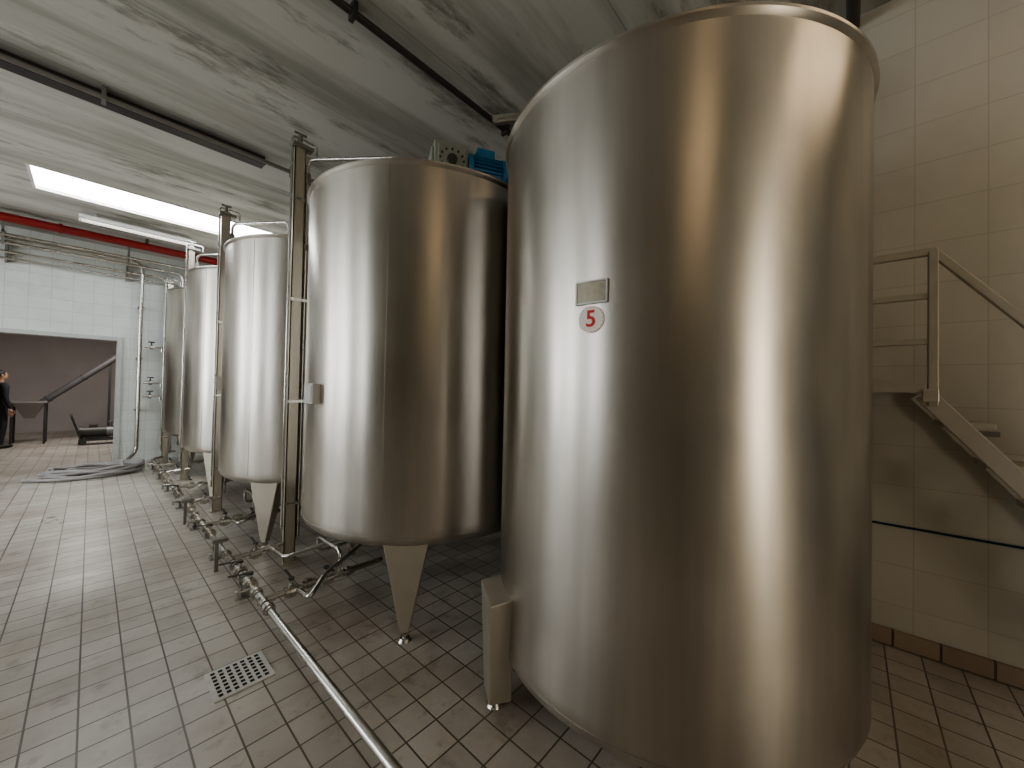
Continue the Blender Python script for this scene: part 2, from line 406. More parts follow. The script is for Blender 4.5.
        for k in range(28):
            a = 2 * pi * k / 28
            M2 = R4 @ Matrix.Rotation(a, 4, 'X')
            addbox(bm, (0.14, -0.003, 0.09), (0.33, 0.003, 0.118), M2)
        addcyl(bm, P4(0.335, 0, 0), P4(0.355, 0, 0), 0.122 * ms, seg=40)
        addcyl(bm, P4(0.355, 0, 0), P4(0.43, 0, 0), 0.118 * ms, 0.112 * ms, seg=40)
        addbox(bm, (0.17, -0.05, 0.10), (0.29, 0.05, 0.16), R4)
        obj('motor', bm, M_blue, e, smooth=True)
        bm = bmesh.new()
        for rr in (0.03, 0.055, 0.08, 0.1):
            for k in range(18):
                a = 2 * pi * k / 18
                addcyl(bm, P4(0.429, rr * math.cos(a), rr * math.sin(a)), P4(0.432, rr * math.cos(a), rr * math.sin(a)), 0.007, seg=6)
        obj('fan_grille', bm, M_dark, e)
    bm = bmesh.new()
    addtube(bm, [(-0.45, 0.5, zt), (-0.45, 0.5, zt + 0.25), (-0.6, 0.75, zt + 0.25)], 0.025, rc=0.06)
    addcyl(bm, (-0.25, -0.1, zt + 0.05), (-0.25, -0.1, zt + 0.32), 0.03)
    addcyl(bm, (-0.25, -0.1, zt + 0.32), (-0.25, -0.1, zt + 0.35), 0.05)
    obj('lid_fittings', bm, M_pipe, e, smooth=True)
    return e

T5 = make_tank((2.12, 0.80), 0.865, 0.24, 2.86, (rd(146), rd(302), rd(40)), seams=(rd(60),), warpamp=0.0014, outer=True, motor_dir=0.3, legw=0.26)
T4 = make_tank((1.90, 2.65), 0.915, 0.60, 2.94, (rd(-133), rd(-13), rd(107)), seams=(rd(218), rd(100)), warpamp=0.0012, motor_dir=rd(-28), mo=(0.115, -0.08), ms=1.3, ml=-0.04)
T3 = make_tank((1.80, 4.68), 0.915, 0.63, 2.98, (rd(-141), rd(-21), rd(99)), seams=(rd(210), rd(100)), warpamp=0.0010)
T2 = make_tank((1.76, 6.70), 0.915, 0.66, 3.08, (rd(-141), rd(-21), rd(99)), seams=(rd(210), rd(100)), warpamp=0.0008, motor=False)
T1 = make_tank((1.76, 8.75), 0.915, 0.68, 3.15, (rd(-141), rd(-21), rd(99)), seams=(rd(210), rd(100)), warpamp=0.0008, motor=False)

def wrap(bm, a0, zc, R, M_off=0.0):
    for v in bm.verts:
        u, w, t = v.co.x, v.co.y, v.co.z
        a = a0 + u / R; rr = R + t + M_off
        v.co = Vector((rr * math.cos(a), rr * math.sin(a), zc + w))
def patch(bm, w, h, t, n=8):
    bmesh.ops.create_grid(bm, x_segments=n, y_segments=2, size=0.5, matrix=Matrix.Diagonal((w, h, 1, 1)))
    g = bmesh.ops.extrude_face_region(bm, geom=bm.faces[:])
    for v in [x for x in g['geom'] if isinstance(x, bmesh.types.BMVert)]: v.co.z += t
AB = rd(184.5); PZc = 1.925; NZc = 1.822; RS = 0.866
bm = bmesh.new(); patch(bm, 0.13, 0.088, 0.006); wrap(bm, AB, PZc, RS)
obj('name_plate', bm, M_plate, T5)
bm = bmesh.new()
for (w, h, x, y) in ((0.13, 0.006, 0, 0.041), (0.13, 0.006, 0, -0.041), (0.006, 0.088, 0.062, 0), (0.006, 0.088, -0.062, 0)):
    b2 = bmesh.new(); patch(b2, w, h, 0.003, 6)
    for v in b2.verts: v.co.x += x; v.co.y += y
    me = bpy.data.meshes.new('t'); b2.to_mesh(me); b2.free(); bm.from_mesh(me)
wrap(bm, AB, PZc, RS + 0.006)
obj('name_plate_border', bm, M_box, T5)
def disc(bm, r0, r1, t0, t1, seg=48):
    rr = [r0, (r0 + r1) / 2, r1]
    rings = [[bm.verts.new((r * math.cos(2 * pi * k / seg), r * math.sin(2 * pi * k / seg), t1)) for k in range(seg)] for r in rr]
    rings.append([bm.verts.new((r1 * math.cos(2 * pi * k / seg), r1 * math.sin(2 * pi * k / seg), t0)) for k in range(seg)])
    for A, B in zip(rings[:-1], rings[1:]):
        for k in range(seg): bm.faces.new((A[k], B[k], B[(k + 1) % seg], A[(k + 1) % seg]))
    if r0 < 0.002: bm.faces.new(rings[0])
bm = bmesh.new(); disc(bm, 0.001, 0.051, 0, 0.004); wrap(bm, AB, NZc, RS)
obj('number_badge', bm, M_badge, T5)
bm = bmesh.new()
for k in range(20):
    a0 = 2 * pi * k / 20
    q = [(r * math.cos(a0 + s), r * math.sin(a0 + s), 0.0050) for r, s in ((0.0468, 0), (0.0480, 0), (0.0480, 0.16), (0.0468, 0.16))]
    bm.faces.new([bm.verts.new(p) for p in q])
wrap(bm, AB, NZc, RS)
obj('number_badge_ring', bm, M_redlet, T5)
cu = bpy.data.curves.new('five', 'FONT'); cu.body = '5'; cu.size = 0.088; cu.align_x = 'CENTER'; cu.align_y = 'CENTER'; cu.extrude = 0.001; cu.offset = 0.001
to = bpy.data.objects.new('tmp', cu); COL.objects.link(to)
bpy.context.view_layer.update()
me = bpy.data.meshes.new_from_object(to.evaluated_get(bpy.context.evaluated_depsgraph_get()))
bm = bmesh.new(); bm.from_mesh(me); bpy.data.objects.remove(to)
wrap(bm, AB, NZc, RS + 0.0055)
obj('number_five', bm, M_redlet, T5)

def jbox(parent, ang, R, z, s=0.13):
    M = Matrix.Rotation(ang, 4, 'Z')
    bm = bmesh.new(); addbox(bm, (R - 0.005, -s / 2, z - s / 2), (R + 0.045, s / 2, z + s / 2), M)
    addbox(bm, (R + 0.045, -s * 0.4, z - s * 0.4), (R + 0.05, s * 0.4, z + s * 0.4), M)
    obj('junction_box', bm, M_box, parent, bevel=0.004)
jbox(T4, rd(182), 0.915, 1.50)
jbox(T3, rd(172), 0.915, 1.56)

# ------------------------------------------------------------------ risers
def riser(x, y, top, tx, ty, ztank):
    e = empty('riser_pipe_column', (x, y, 0))
    bm = bmesh.new()
    addbox(bm, (-0.045, -0.02, 0.0), (0.045, -0.012, top)); addbox(bm, (-0.045, -0.02, 0), (-0.038, 0.03, top)); addbox(bm, (0.038, -0.02, 0), (0.045, 0.03, top))
    addbox(bm, (-0.07, -0.05, 0), (0.07, 0.05, 0.012))
    obj('channel', bm, M_leg, e)
    bm = bmesh.new()
    for k in range(4):
        z = 0.5 + k * 0.9
        addbox(bm, (-0.05, -0.026, z), (0.09, -0.02, z + 0.025))
    addtube(bm, [(0.068, 0.0, 0.2), (0.068, 0.0, top - 0.12), (tx - x, ty - y, top - 0.16), (tx - x, ty - y, ztank)], 0.016, rc=0.08)
    addtube(bm, [(-0.062, 0.0, 0.3), (-0.062, 0.0, top + 0.04), (0.14, 0.0, top + 0.04), (0.14, 0, top - 0.06)], 0.010, rc=0.03)
    obj('riser_tube', bm, M_pipe, e, smooth=True)
    bm = bmesh.new()
    addbox(bm, (-0.07, -0.045, top - 0.05), (0.1, 0.035, top - 0.02))
    addcyl(bm, (0.068, 0, top - 0.35), (0.068, 0, top - 0.25), 0.028)
    addcyl(bm, (0.068, 0, top - 0.95), (0.068, 0, top - 0.9), 0.028)
    addcyl(bm, (0.0, 0, top - 0.02), (0.0, 0, top + 0.08), 0.02)
    addcyl(bm, (-0.05, 0, top + 0.08), (0.05, 0, top + 0.08), 0.012)
    obj('fittings', bm, M_conduit, e, smooth=True)
riser(1.20, 3.68, 3.72, 1.75, 2.95, 3.05)
riser(1.07, 5.78, 3.68, 1.55, 5.05, 3.05)
riser(1.04, 7.95, 3.76, 1.55, 7.1, 3.15)
riser(0.98, 9.75, 3.5, 1.55, 9.1, 3.2)

# ------------------------------------------------------------------ product pipework on floor
PX = 0.78; PZ = 0.15
e = empty('floor_pipework', (0, 0, 0))
bm = bmesh.new()
addtube(bm, [(PX, -1.6, PZ), (PX, 9.55, PZ), (PX + 0.15, 9.7, PZ), (0.95, 9.7, PZ)], 0.021, rc=0.1, seg=18)
branches = [2.84, 3.68, 4.75, 5.78, 6.75, 7.95, 8.75]
cx = {2.84: 1.62, 3.68: 1.2, 4.75: 1.52, 5.78: 1.07, 6.75: 1.48, 7.95: 1.04, 8.75: 1.48}
for yb in branches:
    addtube(bm, [(PX, yb, PZ), (cx[yb], yb, PZ + (0.0 if cx[yb] > 1.3 else 0.03))], 0.019, seg=16)
addtube(bm, [(0.98, 2.84, PZ), (0.98, 2.6, PZ + 0.03), (1.12, 2.72, 0.24), (1.75, 3.1, 0.30)], 0.016, rc=0.05)
addtube(bm, [(1.05, 3.68, PZ + 0.02), (1.05, 3.3, 0.2), (1.5, 3.1, 0.32), (1.55, 3.1, 0.46)], 0.015, rc=0.06)
addtube(bm, [(1.28, 2.84, 0.15), (1.28, 2.84, 0.32), (1.28, 3.25, 0.32), (1.28, 3.25, 0.2), (1.9, 3.25, 0.2)], 0.014, rc=0.05)
for yb in (4.75, 6.75):
    addtube(bm, [(1.0, yb, PZ), (1.0, yb - 0.3, PZ + 0.04), (1.3, yb - 0.2, 0.28), (1.7, yb + 0.1, 0.34)], 0.016, rc=0.06)
    addtube(bm, [(1.2, yb, PZ), (1.2, yb, 0.36), (1.2, yb + 0.35, 0.36), (1.2, yb + 0.35, 0.22), (1.75, yb + 0.35, 0.22)], 0.014, rc=0.05)
obj('pipes', bm, M_pipe, e, smooth=True)
bm = bmesh.new(); bh = bmesh.new(); bs = bmesh.new()
def union(x, y, z, d, r=0.036):
    d = Vector(d); p = Vector((x, y, z))
    addcyl(bm, p - d * 0.016, p + d * 0.016, r, seg=22)
    addcyl(bm, p - d * 0.04, p - d * 0.016, r * 0.78, seg=22); addcyl(bm, p + d * 0.016, p + d * 0.04, r * 0.78, seg=22)
def valve(x, y, z, d, flip=1):
    union(x, y, z, d, 0.046)
    d = Vector(d); p = Vector((x, y, z)); s = Vector((-d.y, d.x, 0)) * flip
    addcyl(bm, p, p + Vector((0, 0, 0.08)), 0.012)
    addcyl(bh, p + Vector((0, 0, 0.075)), p + Vector((0, 0, 0.09)), 0.018)
    addbar(bh, p + Vector((0, 0, 0.085)), p + s * 0.13 + Vector((0, 0, 0.10)), 0.016, 0.007)
for yb in branches:
    union(PX, yb - 0.13, PZ, (0, 1, 0)); union(PX, yb + 0.13, PZ, (0, 1, 0))
    addcyl(bm, (PX, yb - 0.07, PZ), (PX, yb + 0.07, PZ), 0.027); addcyl(bm, (PX - 0.025, yb, PZ), (PX + 0.07, yb, PZ), 0.026)
    valve(PX + 0.17, yb, PZ, (1, 0, 0), 1)
    union(PX + 0.28, yb, PZ + 0.01, (1, 0, 0))
    if cx[yb] > 1.3: valve(PX + 0.40, yb, PZ, (1, 0, 0), -1); union(PX + 0.56, yb, PZ, (1, 0, 0))
    valve(PX, yb - 0.30 if yb > 3 else yb + 0.28, PZ, (0, 1, 0), 1)
    union(PX, yb + 0.45, PZ, (0, 1, 0))
    # sampling cock hanging off the header
    addcyl(bm, (PX, yb + 0.22, PZ), (PX - 0.09, yb + 0.22, PZ), 0.012); addcyl(bm, (PX - 0.09, yb + 0.22, PZ + 0.01), (PX - 0.09, yb + 0.22, PZ - 0.05), 0.012)
    addbar(bh, (PX - 0.06, yb + 0.22, PZ + 0.03), (PX - 0.06, yb + 0.29, PZ + 0.035), 0.012, 0.005)
for y in (-0.9, 0.7, 3.30, 4.2, 5.2, 6.2, 7.3, 8.3, 9.3):
    addbar(bs, (PX, y, 0), (PX, y, PZ - 0.015), 0.025, 0.025, up=(0, 1, 0))
    addbox(bs, (PX - 0.04, y - 0.035, 0), (PX + 0.04, y + 0.035, 0.008))
    addcyl(bs, (PX, y - 0.012, PZ), (PX, y + 0.012, PZ), 0.028)
for y in (3.9, 5.45):
    addbar(bs, (PX - 0.05, y, 0), (PX - 0.05, y, 0.26), 0.025, 0.025, up=(0, 1, 0))
    addbox(bs, (PX - 0.08, y - 0.03, 0.24), (PX + 0.02, y + 0.03, 0.27))
obj('valves_and_unions', bm, M_pipe, e, smooth=True)
obj('valve_levers', bh, M_dark, e)
obj('pipe_supports', bs, M_conduit, e)

e = empty('floor_drain', (0.57, 2.42, 0))
bm = bmesh.new(); addbox(bm, (-0.13, -0.13, 0.0), (0.13, 0.13, 0.006)); obj('frame', bm, M_drain, e)
bm = bmesh.new()
for i in range(7):
    for j in range(7):
        addbox(bm, (-0.108 + i * 0.033, -0.108 + j * 0.033, 0.0055), (-0.108 + i * 0.033 + 0.018, -0.108 + j * 0.033 + 0.018, 0.0075))
obj('holes', bm, M_black, e)
e = empty('floor_drain', (-1.35, 9.0, 0))
bm = bmesh.new(); addbox(bm, (-0.2, -0.2, 0.0), (0.2, 0.2, 0.006)); obj('frame', bm, M_conduit, e)
bm = bmesh.new()
for i in range(9): addbox(bm, (-0.17 + i * 0.04, -0.17, 0.0055), (-0.155 + i * 0.04, 0.17, 0.008))
obj('slots', bm, M_black, e)

# ------------------------------------------------------------------ ceiling services
e = empty('ceiling_cable_duct', (0, 0, 0))
bm = bmesh.new(); addbox(bm, (-4.5, 4.93, H - 0.09), (1.25, 5.05, H - 0.0)); addbox(bm, (-4.5, 4.90, H - 0.1), (1.25, 4.93, H - 0.08)); obj('duct', bm, M_dark, e)
bm = bmesh.new(); addtube(bm, [(-4.5, 4.86, H - 0.09), (1.3, 4.86, H - 0.09), (2.6, 4.86, H - 0.09)], 0.022)
for x in (-3, -1.5, 0, 1.5): addbox(bm, (x, 4.83, H - 0.12), (x + 0.03, 4.94, H))
obj('conduit', bm, M_conduit, e, smooth=True)
e = empty('ceiling_pipe', (0, 0, 0))
bm = bmesh.new(); addtube(bm, [(0.9, 2.5, H - 0.06), (XW, 2.5, H - 0.06)], 0.026)
for x in (1.1, 2.6): addbox(bm, (x, 2.46, H - 0.1), (x + 0.03, 2.54, H))
obj('pipe', bm, M_dark, e, smooth=True)
e = empty('ceiling_pipe', (0, 0, 0))
bm = bmesh.new(); addtube(bm, [(2.0, 0.0, H - 0.06), (XW, 0.0, H - 0.06)], 0.035); addbox(bm, (2.6, -0.04, H - 0.1), (2.63, 0.04, H)); obj('pipe', bm, M_dark, e, smooth=True)
e = empty('red_fire_pipe', (0, 0, 0))
bm = bmesh.new(); addtube(bm, [(X0, 9.4, 3.98), (XW, 9.4, 3.98)], 0.06, seg=24)
addtube(bm, [(X0, 9.62, 4.0), (XW, 9.62, 4.0)], 0.035, seg=20)
for x in (-4, -2.2, -0.4, 1.3): addcyl(bm, (x, 9.4, 3.98), (x + 0.04, 9.4, 3.98), 0.078, seg=24)
obj('pipe', bm, M_red, e, smooth=True)
bm = bmesh.new()
for x in (-3.2, -1.4, 0.6, 2.2): addbox(bm, (x, 9.38, 4.02), (x + 0.03, 9.42, H)); addbox(bm, (x, 9.6, 4.02), (x + 0.03, 9.64, H))
obj('hangers', bm, M_dark, e)
e = empty('wall_pipe_bundle', (0, 0, 0))
bm = bmesh.new()
addtube(bm, [(X0, 10.25, 3.86), (0.62, 10.25, 3.86), (0.62, 10.25, 0.22), (0.5, 10.1, 0.10)], 0.03, rc=0.15, seg=18)
addtube(bm, [(X0, 10.12, 3.76), (1.2, 10.12, 3.76), (1.2, 10.12, 0.3), (1.35, 10.12, 0.3)], 0.025, rc=0.12)
addtube(bm, [(X0, 10.0, 3.86), (XW, 10.0, 3.86)], 0.025)
addtube(bm, [(X0, 10.36, 3.66), (0.98, 10.36, 3.66), (0.98, 10.36, 0.15), (1.2, 10.36, 0.15)], 0.022, rc=0.12)
addtube(bm, [(X0, 10.40, 3.56), (2.0, 10.40, 3.56)], 0.018)
obj('pipes', bm, M_pipe, e, smooth=True)
bm = bmesh.new()
for x in (-4.2, -2.6, -1.0, 0.4): addbox(bm, (x, 9.98, 3.9), (x + 0.03, Y1, 3.93)); addbox(bm, (x, 9.98, 3.7), (x + 0.03, 10.0, H)); addbox(bm, (x, 10.4, 3.5), (x + 0.03, Y1, 3.93))
for z in (1.0, 2.0, 3.0): addbox(bm, (0.58, 10.25, z), (0.66, Y1, z + 0.03))
obj('brackets', bm, M_conduit, e)
e = empty('wall_water_tap', (0, 0, 0))
bm = bmesh.new(); bh = bmesh.new()
for (x, z) in ((0.66, 2.25), (0.66, 1.55), (0.66, 1.28)):
    addcyl(bm, (x + 0.02, 10.3, z), (x + 0.28, 10.3, z), 0.02); addcyl(bm, (x + 0.1, 10.3, z), (x + 0.15, 10.3, z), 0.045)
    addcyl(bm, (x + 0.28, 10.3, z), (x + 0.28, 10.3, z - 0.08), 0.018)
    addcyl(bm, (x + 0.2, Y1, z), (x + 0.2, 10.3, z), 0.015)
    addcyl(bh, (x + 0.125, 10.3, z + 0.04), (x + 0.125, 10.3, z + 0.1), 0.01); addcyl(bh, (x + 0.125, 10.3, z + 0.09), (x + 0.125, 10.3, z + 0.11), 0.05)
obj('body', bm, M_pipe, e, smooth=True); obj('handwheel', bh, M_dark, e)

M_tube = emis('fluorescent_tube', (1, 0.98, 0.92), 0.6)
def fixture(x0, x1, y, z, mt):
    e = empty('fluorescent_ceiling_light', (0, 0, 0))
    bm = bmesh.new(); addbox(bm, (x0, y - 0.08, z), (x1, y + 0.08, z + 0.05))
    for x in (x0 + 0.15, x1 - 0.18): addbox(bm, (x, y - 0.02, z + 0.05), (x + 0.03, y + 0.02, H))
    addbox(bm, (x0, y - 0.05, z - 0.05), (x0 + 0.03, y + 0.05, z)); addbox(bm, (x1 - 0.03, y - 0.05, z - 0.05), (x1, y + 0.05, z))
    obj('housing', bm, M_box, e, bevel=0.005)
    bm = bmesh.new(); addcyl(bm, (x0 + 0.03, y - 0.03, z - 0.025), (x1 - 0.03, y - 0.03, z - 0.025), 0.014); addcyl(bm, (x0 + 0.03, y + 0.03, z - 0.025), (x1 - 0.03, y + 0.03, z - 0.025), 0.014)
    obj('tubes', bm, mt, e, smooth=True)
fixture(-0.18, 1.1, 8.62, H - 0.12, M_tube)
M_warmtube = emis('warm_tube', (1, 0.75, 0.48), 14)
M_warmtube2 = emis('warm_tube_bright', (1, 0.82, 0.60), 17)
fixture(-1.6, -0.3, -1.6, H - 0.12, M_warmtube)
fixture(1.6, 2.9, -1.7, H - 0.12, M_warmtube2)

# ------------------------------------------------------------------ hose coil
e = empty('coiled_hose', (0, 0, 0))
pts = []
cxh, cyh = 0.08, 9.4
for i in range(0, 260):
    t = i / 36 * 2 * pi
    f = i / 260
    r = 0.60 - 0.22 * (0.5 + 0.5 * math.sin(i * 0.021 * pi))
    pts.append((cxh + 0.05 * math.sin(i * 0.05) + r * math.cos(t), cyh + 0.04 * math.cos(i * 0.07) + 0.72 * r * math.sin(t), 0.03 + 0.11 * f + 0.012 * math.sin(i * 0.9)))
pts += [(0.42, 9.7, 0.12), (0.47, 9.82, 0.10), (0.49, 9.92, 0.10)]
bm = bmesh.new(); addtube(bm, pts, 0.025, seg=10)
addtube(bm, [(0.55, 9.2, 0.03), (0.2, 8.95, 0.03), (-0.3, 9.0, 0.03), (-0.65, 9.3, 0.03)], 0.025, seg=10, rc=0.25)
obj('hose', bm, M_hose, e, smooth=True)

# ------------------------------------------------------------------ stairs and walkway
e = empty('steel_access_stairs', (0, 0, 0))
XR = 3.05; XB = XW - 0.02; ZD = 1.63; YT = -0.30
sl = math.tan(rd(54))
yb_ = YT - ZD / sl
bm = bmesh.new()
def stringer(x, t):
    d = Vector((0, yb_ - YT, -ZD)).normalized()
    a = Vector((x, YT, ZD - 0.06)); b_ = Vector((x, yb_ + 0.06, 0.06))
    addbar(bm, a, b_, t, 0.08, up=Vector((0, d.z, -d.y)))
stringer(XR, 0.03); stringer(XB - 0.03, 0.03)
nst = 7
for i in range(1, nst + 1):
    z = ZD - i * ZD / (nst + 1); yy = YT - (ZD - z) / sl
    addbox(bm, (XR + 0.015, yy - 0.10, z - 0.03), (XB - 0.04, yy + 0.08, z))
obj('stringers_and_treads', bm, M_rail, e, bevel=0.003)
bm = bmesh.new()
addbox(bm, (XR - 0.02, YT, ZD - 0.05), (XR + 0.02, 3.2, ZD)); addbox(bm, (XB - 0.03, YT, ZD - 0.05), (XB, 3.2, ZD)); addbox(bm, (XR + 0.02, YT, ZD - 0.012), (XB - 0.03, 3.2, ZD - 0.002))
addbox(bm, (XR + 0.02, YT, ZD - 0.05), (XB - 0.03, YT + 0.03, ZD - 0.013))
for y in (0.4, 1.4, 2.4): addbar(bm, (XR, y, ZD - 0.05), (XW - 0.03, y, ZD - 0.38), 0.03, 0.03)
obj('walkway_deck', bm, M_rail, e)
bm = bmesh.new()
S = 0.038
zt_ = 2.35
for y in (YT - 0.03, 0.9, 2.1, 3.15): addbar(bm, (XR, y, ZD - 0.12), (XR, y, zt_), S * (1.3 if y < 0 else 1), S, up=(0, 1, 0))
addbar(bm, (XR, YT - 0.045, zt_), (XR, 3.17, zt_), S, S)
for z in (1.86, 2.11): addbar(bm, (XR, YT - 0.03, z), (XR, 3.15, z), S * 0.85, S * 0.85)
a = Vector((XR, YT - 0.03, zt_)); d = Vector((0, yb_ - YT, -ZD)).normalized()
endp = a + d * 1.75
addbar(bm, a, endp, S, S)
addbar(bm, endp, (XR, endp.y, 0.0), S, S, up=(0, 1, 0))
obj('handrail', bm, M_rail, e, bevel=0.004)
bm = bmesh.new()
addbox(bm, (XR - 0.035, YT - 0.05, ZD - 0.10), (XR + 0.02, YT + 0.01, ZD - 0.03))
obj('gusset', bm, M_leg, e, bevel=0.004)
e = empty('blue_wall_cable', (0, 0, 0))
bm = bmesh.new(); addtube(bm, [(XW - 0.008, -2.5, 0.76), (XW - 0.008, -1, 0.75), (XW - 0.008, 0.5, 0.745), (XW - 0.008, 4, 0.75)], 0.007)
obj('cable', bm, M_cable, e, smooth=True)
e = empty('wall_socket_plate', (0, 0, 0))
bm = bmesh.new(); addbox(bm, (XW - 0.012, -0.62, 1.34), (XW, -0.52, 1.37)); obj('plate', bm, M_conduit, e)

# ------------------------------------------------------------------ store room
e = empty('auger_conveyor', (0, 0, 0))
bm = bmesh.new()
A = Vector((-0.85, 15.0, 0.95)); B = Vector((0.95, 15.0, 2.70))
addcyl(bm, A, B, 0.075, seg=24)
dd = (B - A).normalized()
for t in (0.2, 1.0, 1.8, 2.4): addcyl(bm, A + dd * t, A + dd * (t + 0.03), 0.09, seg=24)
addcyl(bm, B - dd * 0.05, B + dd * 0.3, 0.1, seg=24)
addcyl(bm, B - dd * 0.1, B - dd * 0.1 + Vector((0, 0, -0.35)), 0.08)
obj('auger_tube', bm, M_auger, e, smooth=True)
bm = bmesh.new()
def frust(bm, c, w1, w2, z1, z2):
    v = [bm.verts.new((c[0] + sx * w, c[1] + sy * w, z)) for (w, z) in ((w1, z1), (w2, z2)) for sx, sy in ((-1, -1), (1, -1), (1, 1), (-1, 1))]
    for k in range(4): bm.faces.new((v[k], v[(k + 1) % 4], v[4 + (k + 1) % 4], v[4 + k]))
    bm.faces.new((v[0], v[3], v[2], v[1]))
hx = -0.98; hw = 0.25
frust(bm, (hx, 15.0), 0.08, hw, 0.62, 1.0)
addbox(bm, (hx - hw - 0.03, 15 - hw - 0.03, 1.0), (hx + hw + 0.03, 15 - hw, 1.05)); addbox(bm, (hx - hw - 0.03, 15 + hw, 1.0), (hx + hw + 0.03, 15 + hw + 0.03, 1.05))
addbox(bm, (hx - hw - 0.03, 15 - hw, 1.0), (hx - hw, 15 + hw, 1.05)); addbox(bm, (hx + hw, 15 - hw, 1.0), (hx + hw + 0.03, 15 + hw, 1.05))
obj('hopper', bm, M_hopper, e)
bm = bmesh.new()
for x in (hx - hw, hx + hw):
    for y in (15 - hw, 15 + hw): addbar(bm, (x, y, 0), (x, y, 1.0), 0.04, 0.04, up=(0, 1, 0))
addbar(bm, (0.35, 15, 0), (0.35, 15, 2.1), 0.05, 0.05, up=(0, 1, 0)); addbar(bm, (0.35, 15.4, 0), (0.35, 15.05, 1.8), 0.04, 0.04, up=(0, 1, 0))
obj('frame', bm, M_dark, e)
e = empty('transfer_pump', (0.2, 14.0, 0))
bm = bmesh.new()
addbox(bm, (-0.35, -0.2, 0.1), (0.35, 0.2, 0.14))
for x in (-0.3, 0.3):
    addcyl(bm, (x, -0.22, 0.07), (x, -0.17, 0.07), 0.07); addcyl(bm, (x, 0.17, 0.07), (x, 0.22, 0.07), 0.07)
addtube(bm, [(-0.33, -0.18, 0.14), (-0.5, -0.18, 0.75), (-0.5, 0.18, 0.75), (-0.33, 0.18, 0.14)], 0.015, rc=0.08)
obj('trolley', bm, M_dark, e, smooth=True)
bm = bmesh.new(); addcyl(bm, (-0.3, 0, 0.3), (0.1, 0, 0.3), 0.13); addcyl(bm, (-0.36, 0, 0.3), (-0.3, 0, 0.3), 0.145); addbox(bm, (-0.25, -0.1, 0.14), (0.05, 0.1, 0.2)); addbox(bm, (-0.2, -0.06, 0.42), (-0.05, 0.06, 0.48))
obj('motor', bm, M_dark, e, smooth=True)
bm = bmesh.new(); addcyl(bm, (0.1, 0, 0.3), (0.24, 0, 0.3), 0.12); addcyl(bm, (0.24, 0, 0.3), (0.36, 0, 0.3), 0.03); addcyl(bm, (0.17, 0, 0.4), (0.17, 0, 0.55), 0.03); addcyl(bm, (0.17, 0, 0.53), (0.17, 0, 0.56), 0.05)
obj('pump_head', bm, M_conduit, e, smooth=True)

